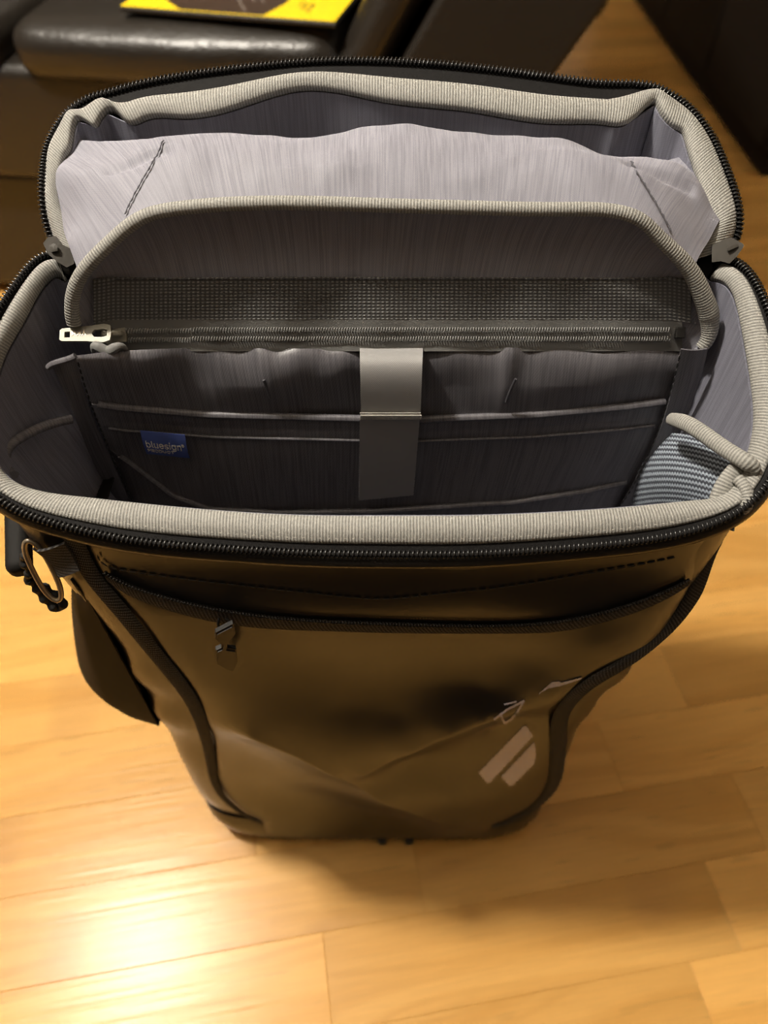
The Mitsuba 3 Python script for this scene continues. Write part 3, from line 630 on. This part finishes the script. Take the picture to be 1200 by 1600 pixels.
add_tube('backpack__organizer__pocket_hem', curve(P2[2:-2, 0] + np.array([0, .0004, .0006]), 160), .0018, 'm_satin', 10)
# bindings down both edges of the organiser
def strip2(L, R_, mat, key, bul=.002, th=.001, n=90):
    a = curve([py(*q) for q in L], n); b = curve([py(*q) for q in R_], n)
    P = np.stack([a * (1 - q) + b * q + np.array([0, -bul * math.sin(math.pi * q), 0]) for q in np.linspace(0, 1, 8)], 1); return add_sheet(key, P, mat, th, swap=True, side=-1)
strip2([(80,570,.0745),(104,620,.0775),(136,700,.087),(182,800,.095),(225,900,.096),(262,990,.096)], [(118,556,.0735),(131,610,.0760),(166,700,.0855),(210,800,.0935),(250,900,.095),(286,990,.095)], 'm_satin', 'backpack__organizer__side_binding')
strip2([(1064,546,0.0980),(1052,600,0.0970),(1024,690,0.0945),(964,800,0.0930),(926,900,0.0945),(890,990,0.0945)], [(1106,545,0.0995),(1092,600,0.0985),(1052,700,0.0960),(1002,800,0.0945),(960,900,0.0955),(920,990,0.0955)], 'm_satin', 'backpack__organizer__side_binding', bul=.0012)
C = curve([py(76, 574, .0735), py(90, 566, .0725), py(104, 562, .0722), py(118, 556, .0728)], 20); add_tube('backpack__organizer__binding_end', C, .0016, 'm_satin', 8)
for L in ([(122,566,.0725),(135,610,.0750),(170,700,.0845),(214,800,.0925)], [(1062,556,0.0965),(1050,604,0.0957),(1022,690,0.0931),(962,800,0.0917)]):
    add('backpack__organizer__stitching', stitches(curve([py(*q) for q in L], 100), .0034, .0014, .0005), 'm_thread_black', kind='stuff')
# bar tacks
for L in ([(412,594),(416,604),(422,622)], [(806,592),(800,604),(791,628)]):
    C = curve([py(u, v, Yo(u, v) - .0030) for u, v in L], 12); add_tube('backpack__organizer__bar_tack', C, .0008, 'm_thread_satin', 8)
# hanging strap and its hook-and-loop end
def quad(key, q, mat, n=24, bow=0., th=.0012, cols=30):
    tl, tr, brr, bl = [py(*c) for c in q]; P = np.array([[(tl * (1 - a) + tr * a) * (1 - s) + (bl * (1 - a) + brr * a) * s + np.array([0, -bow * math.sin(math.pi * s), 0]) for s in np.linspace(0, 1, n)] for a in np.linspace(0, 1, cols)])
    return add_sheet(key, P, mat, th, side=1), P
rows = []
for a in np.linspace(0, 1, 30):
    r = []
    for q in np.linspace(0, 1, 40):
        v = 543 + 107 * q; u = (562 + 2 * q) * (1 - a) + (661 - 4 * q) * a
        r.append(py(u, v, .1075 - .0160 * (1 - math.exp(-q * 6)) - .0040 * q))
    rows.append(r)
P = np.array(rows); add_sheet('backpack__strap', P, 'm_strap', .0014, side=1)
k2, P2 = quad('backpack__strap__hook_patch', [(562,652,0.0880),(656,652,0.0880),(646,774,0.0900),(561,782,0.0880)], 'm_velcro', bow=.001)
add('backpack__strap__stitching', trimesh.util.concatenate([tube(np.array([py(u, 645, 0.0863), py(u + 1.2, 649, 0.0858), py(u + .4, 655, 0.0873)]), .00045, 5)[0] for u in np.arange(563, 657, 2.6)]), 'm_thread_grey', kind='stuff')
# woven label
k3, LP = quad('backpack__label', [(219,673,0.0870),(289,680,0.0890),(296,716,0.0880),(229,709,0.0860)], 'm_blue_label', n=10, bow=.0012, th=.0006, cols=16)
def on_label(text, x0, yb, width, hgt, bold=False):
    m = meshkit.text_mesh(text, 1., .1, bold); m.apply_translation([-m.bounds[0][0], 0, 0]); w = m.bounds[1][0]
    V = m.vertices.copy(); a = x0 + V[:, 0] / w * width; s = yb - V[:, 1] * hgt
    tl, tr, bl, b_r = LP[0, 0], LP[-1, 0], LP[0, -1], LP[-1, -1]
    W = (tl * (1 - a[:, None]) + tr * a[:, None]) * (1 - s[:, None]) + (bl * (1 - a[:, None]) + b_r * a[:, None]) * s[:, None]
    W[:, 1] -= .0012 * np.sin(np.pi * np.clip(s, 0, 1)) + .00012 + V[:, 2] * .002
    add('backpack__label__lettering', trimesh.Trimesh(W, m.faces, process=False), 'm_label_text', smooth=False)
on_label('bluesign', .07, .62, .80, .27); on_label('®', .885, .50, .06, .14); on_label('PRODUCT', .07, .84, .60, .135)

# pockets low on both side walls
C = curve([px(1044, 652, .156), px(1056, 656, .154), px(1075, 663, .156), px(1105, 682, .161), px(1140, 706, .167), px(1166, 722, .172), px(1180, 735, .178)], 60)
add_tube('backpack__mesh_pocket_binding', C, np.interp(np.linspace(0, 1, 60), [0, .12, .3, 1], [.0004, .0034, .0042, .0038]), 'm_grosgrain', 12, up=(-.8, -.2, .6), flat=.7)
us, vs = np.meshgrid(np.linspace(0, 1, 50), np.linspace(0, 1, 40), indexing='ij')
P = np.array([[px(930 + 215 * a, 700 + 130 * b - 24 * math.sin(math.pi * a) , .156 + .020 * a - .006 * math.sin(math.pi * a) * math.sin(math.pi * b)) for b in np.linspace(0, 1, 40)] for a in np.linspace(0, 1, 50)])
add_sheet('backpack__mesh_pocket', P, 'm_mesh_knit', .001, side=1)
C = curve([pt(1118, 812, .362), pt(1124, 785, .360), pt(1132, 760, .358), pt(1146, 738, .357), pt(1158, 722, .356)], 50)
add_tube('backpack__binding_loop', C, np.interp(np.linspace(0, 1, 50), [0, .3, 1], [.0062, .0055, .0036]), 'm_grosgrain', 12, up=(0, -.5, .8), flat=.6)
C = curve([pt(1152, 800, .352), pt(1166, 790, .350), pt(1168, 772, .350), pt(1160, 756, .352), pt(1152, 748, .354)], 40)
add_tube('backpack__binding_loop', C, .0030, 'm_grosgrain', 12, up=(0, -.5, .8), flat=.8)
C = curve([pt(22, 742, .374), pt(9, 722, .376), pt(12, 702, .376), pt(32, 684, .382), pt(64, 668, .391), pt(112, 655, .402)], 60)
add_tube('backpack__side_pocket_binding', C, .0026, 'm_satin', 12, up=(.8, -.2, .6), flat=.8)

# zipper sliders with their grey rubber garages, left and right
def patch(key, pts, t0, mat, thick=.0016, dome=.0003, tilt=(0, 0)):
    b_ = 4. if len(pts) > 6 else 1.; pg = Polygon(pts).buffer(.5 * b_).buffer(-b_).buffer(.5 * b_); g = extrude(pg, 1.); V, Fc = trimesh.remesh.subdivide_to_size(g.vertices, g.faces, 6.)
    c = np.array(pg.centroid.coords[0]); sz = max(np.ptp(np.array(pts), axis=0)) / 2
    W = []
    for u, v, w in V:
        e = min(1, math.hypot(u - c[0], v - c[1]) / sz); t = t0 + tilt[0] * (u - c[0]) / sz + tilt[1] * (v - c[1]) / sz
        W.append(pt(u, v, t - (thick * w) - (dome * (1 - e * e) if w > .5 else 0)))
    return add(key, trimesh.Trimesh(W, Fc, process=False), mat, smooth=50)
patch('backpack__zipper_garage', [(67,380),(75,370),(88,369),(98,382),(114,390),(116,412),(104,418),(88,408),(76,398)], .380, 'm_rubber', tilt=(.002, 0))
patch('backpack__zipper_garage', [(1112,382),(1120,380),(1134,372),(1142,371),(1160,380),(1163,384),(1152,400),(1140,412),(1126,408),(1112,410)], .380, 'm_rubber', tilt=(-.002, 0))
patch('backpack__zipper_garage__raised_mark', [(76,384),(84,380),(90,384),(90,392),(80,394)], .3768, 'm_rubber', .0008, .0004)
patch('backpack__zipper_garage_001__raised_mark', [(1135,387),(1152,381),(1154,385),(1138,392)], .3768, 'm_rubber', .0008, .0004)
for L in ([(112,392),(128,404),(132,440),(118,450),(108,420)], [(1092,392),(1112,384),(1114,420),(1100,440),(1092,420)]):
    patch('backpack__zipper_end', L, .3905, 'm_zip_tape', .0015, .001)
top('backpack', 'black coated backpack standing wide open on the laminate floor with its grey lining showing', 'backpack')

# ------------------------------------------------------------------ sofa
SR = math.radians(-7); SO = np.array([-.25, .806, 0]); SM = trimesh.transformations.rotation_matrix(SR, [0, 0, 1]); SM[:3, 3] = SO
def sofa(key, mesh, mat='m_leather', smooth=60): return add('sofa__' + key, moved(mesh, SM), mat, smooth)
def wrinkly(m, amp=.004, k=14, seed=0):
    v = m.vertices; n = m.vertex_normals; m = m.copy(); m.vertices = v + n * ((meshkit.fbm(v * k, 3, seed) - .5) * amp)[:, None]; return m
gx = -.245                                              # the gap between the two seat cushions
sofa('seat_cushion', wrinkly(softbox(.428, .60, .074, .034, puff=.004, at=(gx + .012 + .214, .300, .392)), seed=1))
sofa('seat_cushion', wrinkly(softbox(.60, .60, .074, .034, puff=.004, at=(gx - .010 - .30, .300, .390)), seed=2))
sofa('front_rail', softbox(1.62, .08, .150, .012, puff=.004, at=(-.36, .058, .298)))
sofa('plinth', softbox(1.58, .60, .20, .010, puff=.002, at=(-.36, .345, .118)))
sofa('seat_base', softbox(1.60, .62, .10, .01, at=(-.36, .42, .262)))
sofa('backrest', softbox(1.9, .18, .62, .05, puff=.02, at=(-.36, .74, .56)))
def slanted(x0, x1, z0, z1, y0, y1, lean, r, puff=.0):
    m = softbox(x1 - x0, y1 - y0, z1 - z0, r, puff=puff, at=((x0 + x1) / 2, (y0 + y1) / 2, (z0 + z1) / 2)); m.vertices[:, 0] += (m.vertices[:, 2] - .42) * lean; return m
sofa('armrest', slanted(.282, .468, .03, .60, -.012, .80, .60, .006), 'm_leather_arm')
sofa('arm_pad', slanted(.202, .270, .30, .585, .004, .66, .60, .030, .004))
sofa('armrest', slanted(-1.42, -1.24, .03, .60, -.012, .80, -.60, .006), 'm_leather_arm')
top('sofa', 'black leather sofa behind the backpack, with plump seat cushions and a flared armrest', 'sofa')
# yellow magazine on the seat
def book_pt(u, v, z=.4425): return pz(u, v, z)
c0, c1 = book_pt(188, 8), book_pt(523, 33); bx = unit(c1 - c0); bx[2] = 0; bx = unit(bx); by = np.array([-bx[1], bx[0], 0]); BW = np.linalg.norm(c1 - c0); BM = frame_matrix(c0 - np.array([0, 0, .0078]), bx, by, [0, 0, 1.])
def bk(key, m, mat): return add('magazine' + key, moved(m, BM), mat, smooth=30)
BD = .30
bk('__page_block', rbox(BW - .004, BD - .004, .0056, .001, at=(BW / 2, BD / 2, .0034)), 'm_pages')
bk('__spine_edge', rbox(BW + .003, BD + .003, .0052, .0016, at=(BW / 2, BD / 2, .0032)), 'm_cover_black')
bk('__cover', rbox(BW, BD, .0012, .0005, at=(BW / 2, BD / 2, .0070)), 'm_yellow')
f = lambda u, v: (lambda q: (q[:2] @ bx[:2], q[:2] @ by[:2]))(book_pt(u, v) - c0)
L0, L1 = f(288, 9), f(415, 20)
ph = extrude(Polygon([(L0[0], .0015), (L1[0], .0015), (L1[0] + .012, .05), (L1[0] + .02, .20), (L0[0] - .055, .20), (L0[0] - .05, .05)]), .0004); ph.apply_translation([0, 0, .0075]); bk('__cover_photo', ph, 'm_photo_brown')
for (a, b) in (((368, -8), (383, 17)), ((392, -6), (398, 2)), ((405, -8), (412, 4))):
    A_, B_ = f(*a), f(*b); s = extrude(LineString([A_, B_]).buffer(.0012), .0003); s.apply_translation([0, 0, .0078]); bk('__cover_photo__fine_line', s, 'm_photo_grey')
A_ = f(480, 18); 
for i, (dx, dy, w, h) in enumerate([(0, 0, .006, .010), (0, .016, .006, .012), (-.009, .007, .0035, .026), (-.016, .018, .002, .02)]):
    s = rbox(w, h, .0006, .0002, at=(A_[0] + dx, A_[1] + dy + h / 2, .0076)); bk('__cover_print', s, 'm_ink')
top('magazine', 'yellow magazine with a dark brown cover picture lying on the sofa seat', 'magazine')

# ------------------------------------------------------------------ added dark slab just outside the frame, darkens reflections and bounce
rug = softbox(2.3, 1.5, .012, .005, at=(.05, -1.14, .006)); v_ = rug.vertices; v_[:, 2] *= np.where(v_[:, 2] > .006, 1 + .08 * np.sin(v_[:, 0] * 300) * np.sin(v_[:, 1] * 300), 1); rug.vertices = v_
add('rug', rug, 'm_bounce_blocker', smooth=60); top('rug', 'unseen dark slab added on the floor to darken reflections and bounce light', 'rug')

# ------------------------------------------------------------------ dark sideboard at the far right
sx0, sx1, sy0, sy1 = .77, 1.20, 1.32, 2.9
def sb(key, lo, hi, r=.004): lo, hi = np.array(lo), np.array(hi); return add('sideboard__' + key, rbox(*(hi - lo), r, at=(lo + hi) / 2), 'm_dark_wood', 30)
sb('body', (sx0 + .012, sy0, .06), (sx1, sy1, .70)); sb('plinth', (sx0 + .03, sy0 + .02, 0), (sx1 - .01, sy1 - .02, .06)); sb('top', (sx0 - .012, sy0 - .012, .70), (sx1, sy1 + .012, .73))
for k in range(4):
    y0 = sy0 + .006 + k * .398; d = sb('door', (sx0 - .006, y0, .07), (sx0 + .012, y0 + .390, .69))
    add(d + '__knob', trimesh.creation.icosphere(2, radius=.010).apply_translation((sx0 - .014, y0 + (.35 if k % 2 == 0 else .04), .42)), 'm_bronze', True)
top('sideboard', 'dark wooden sideboard standing in the dim corner at the right', 'sideboard')

for k, t in {'backpack__label': 'small blue woven label with pale lettering', 'backpack__divider_zipper__pull': 'pale metal zipper pull', 'backpack__strap': 'short grey hanging strap', 'backpack__emblem_bar': 'pale grey printed emblem bar',
             'backpack__mesh_pocket': 'blue-grey knitted mesh pocket', 'backpack__side_pocket': 'black stretch pocket on the side', 'backpack__front_zipper__pull': 'moulded dark zipper pull', 'backpack__ring': 'oval bronze-toned ring'}.items(): labels.setdefault(k, {})['label'] = t
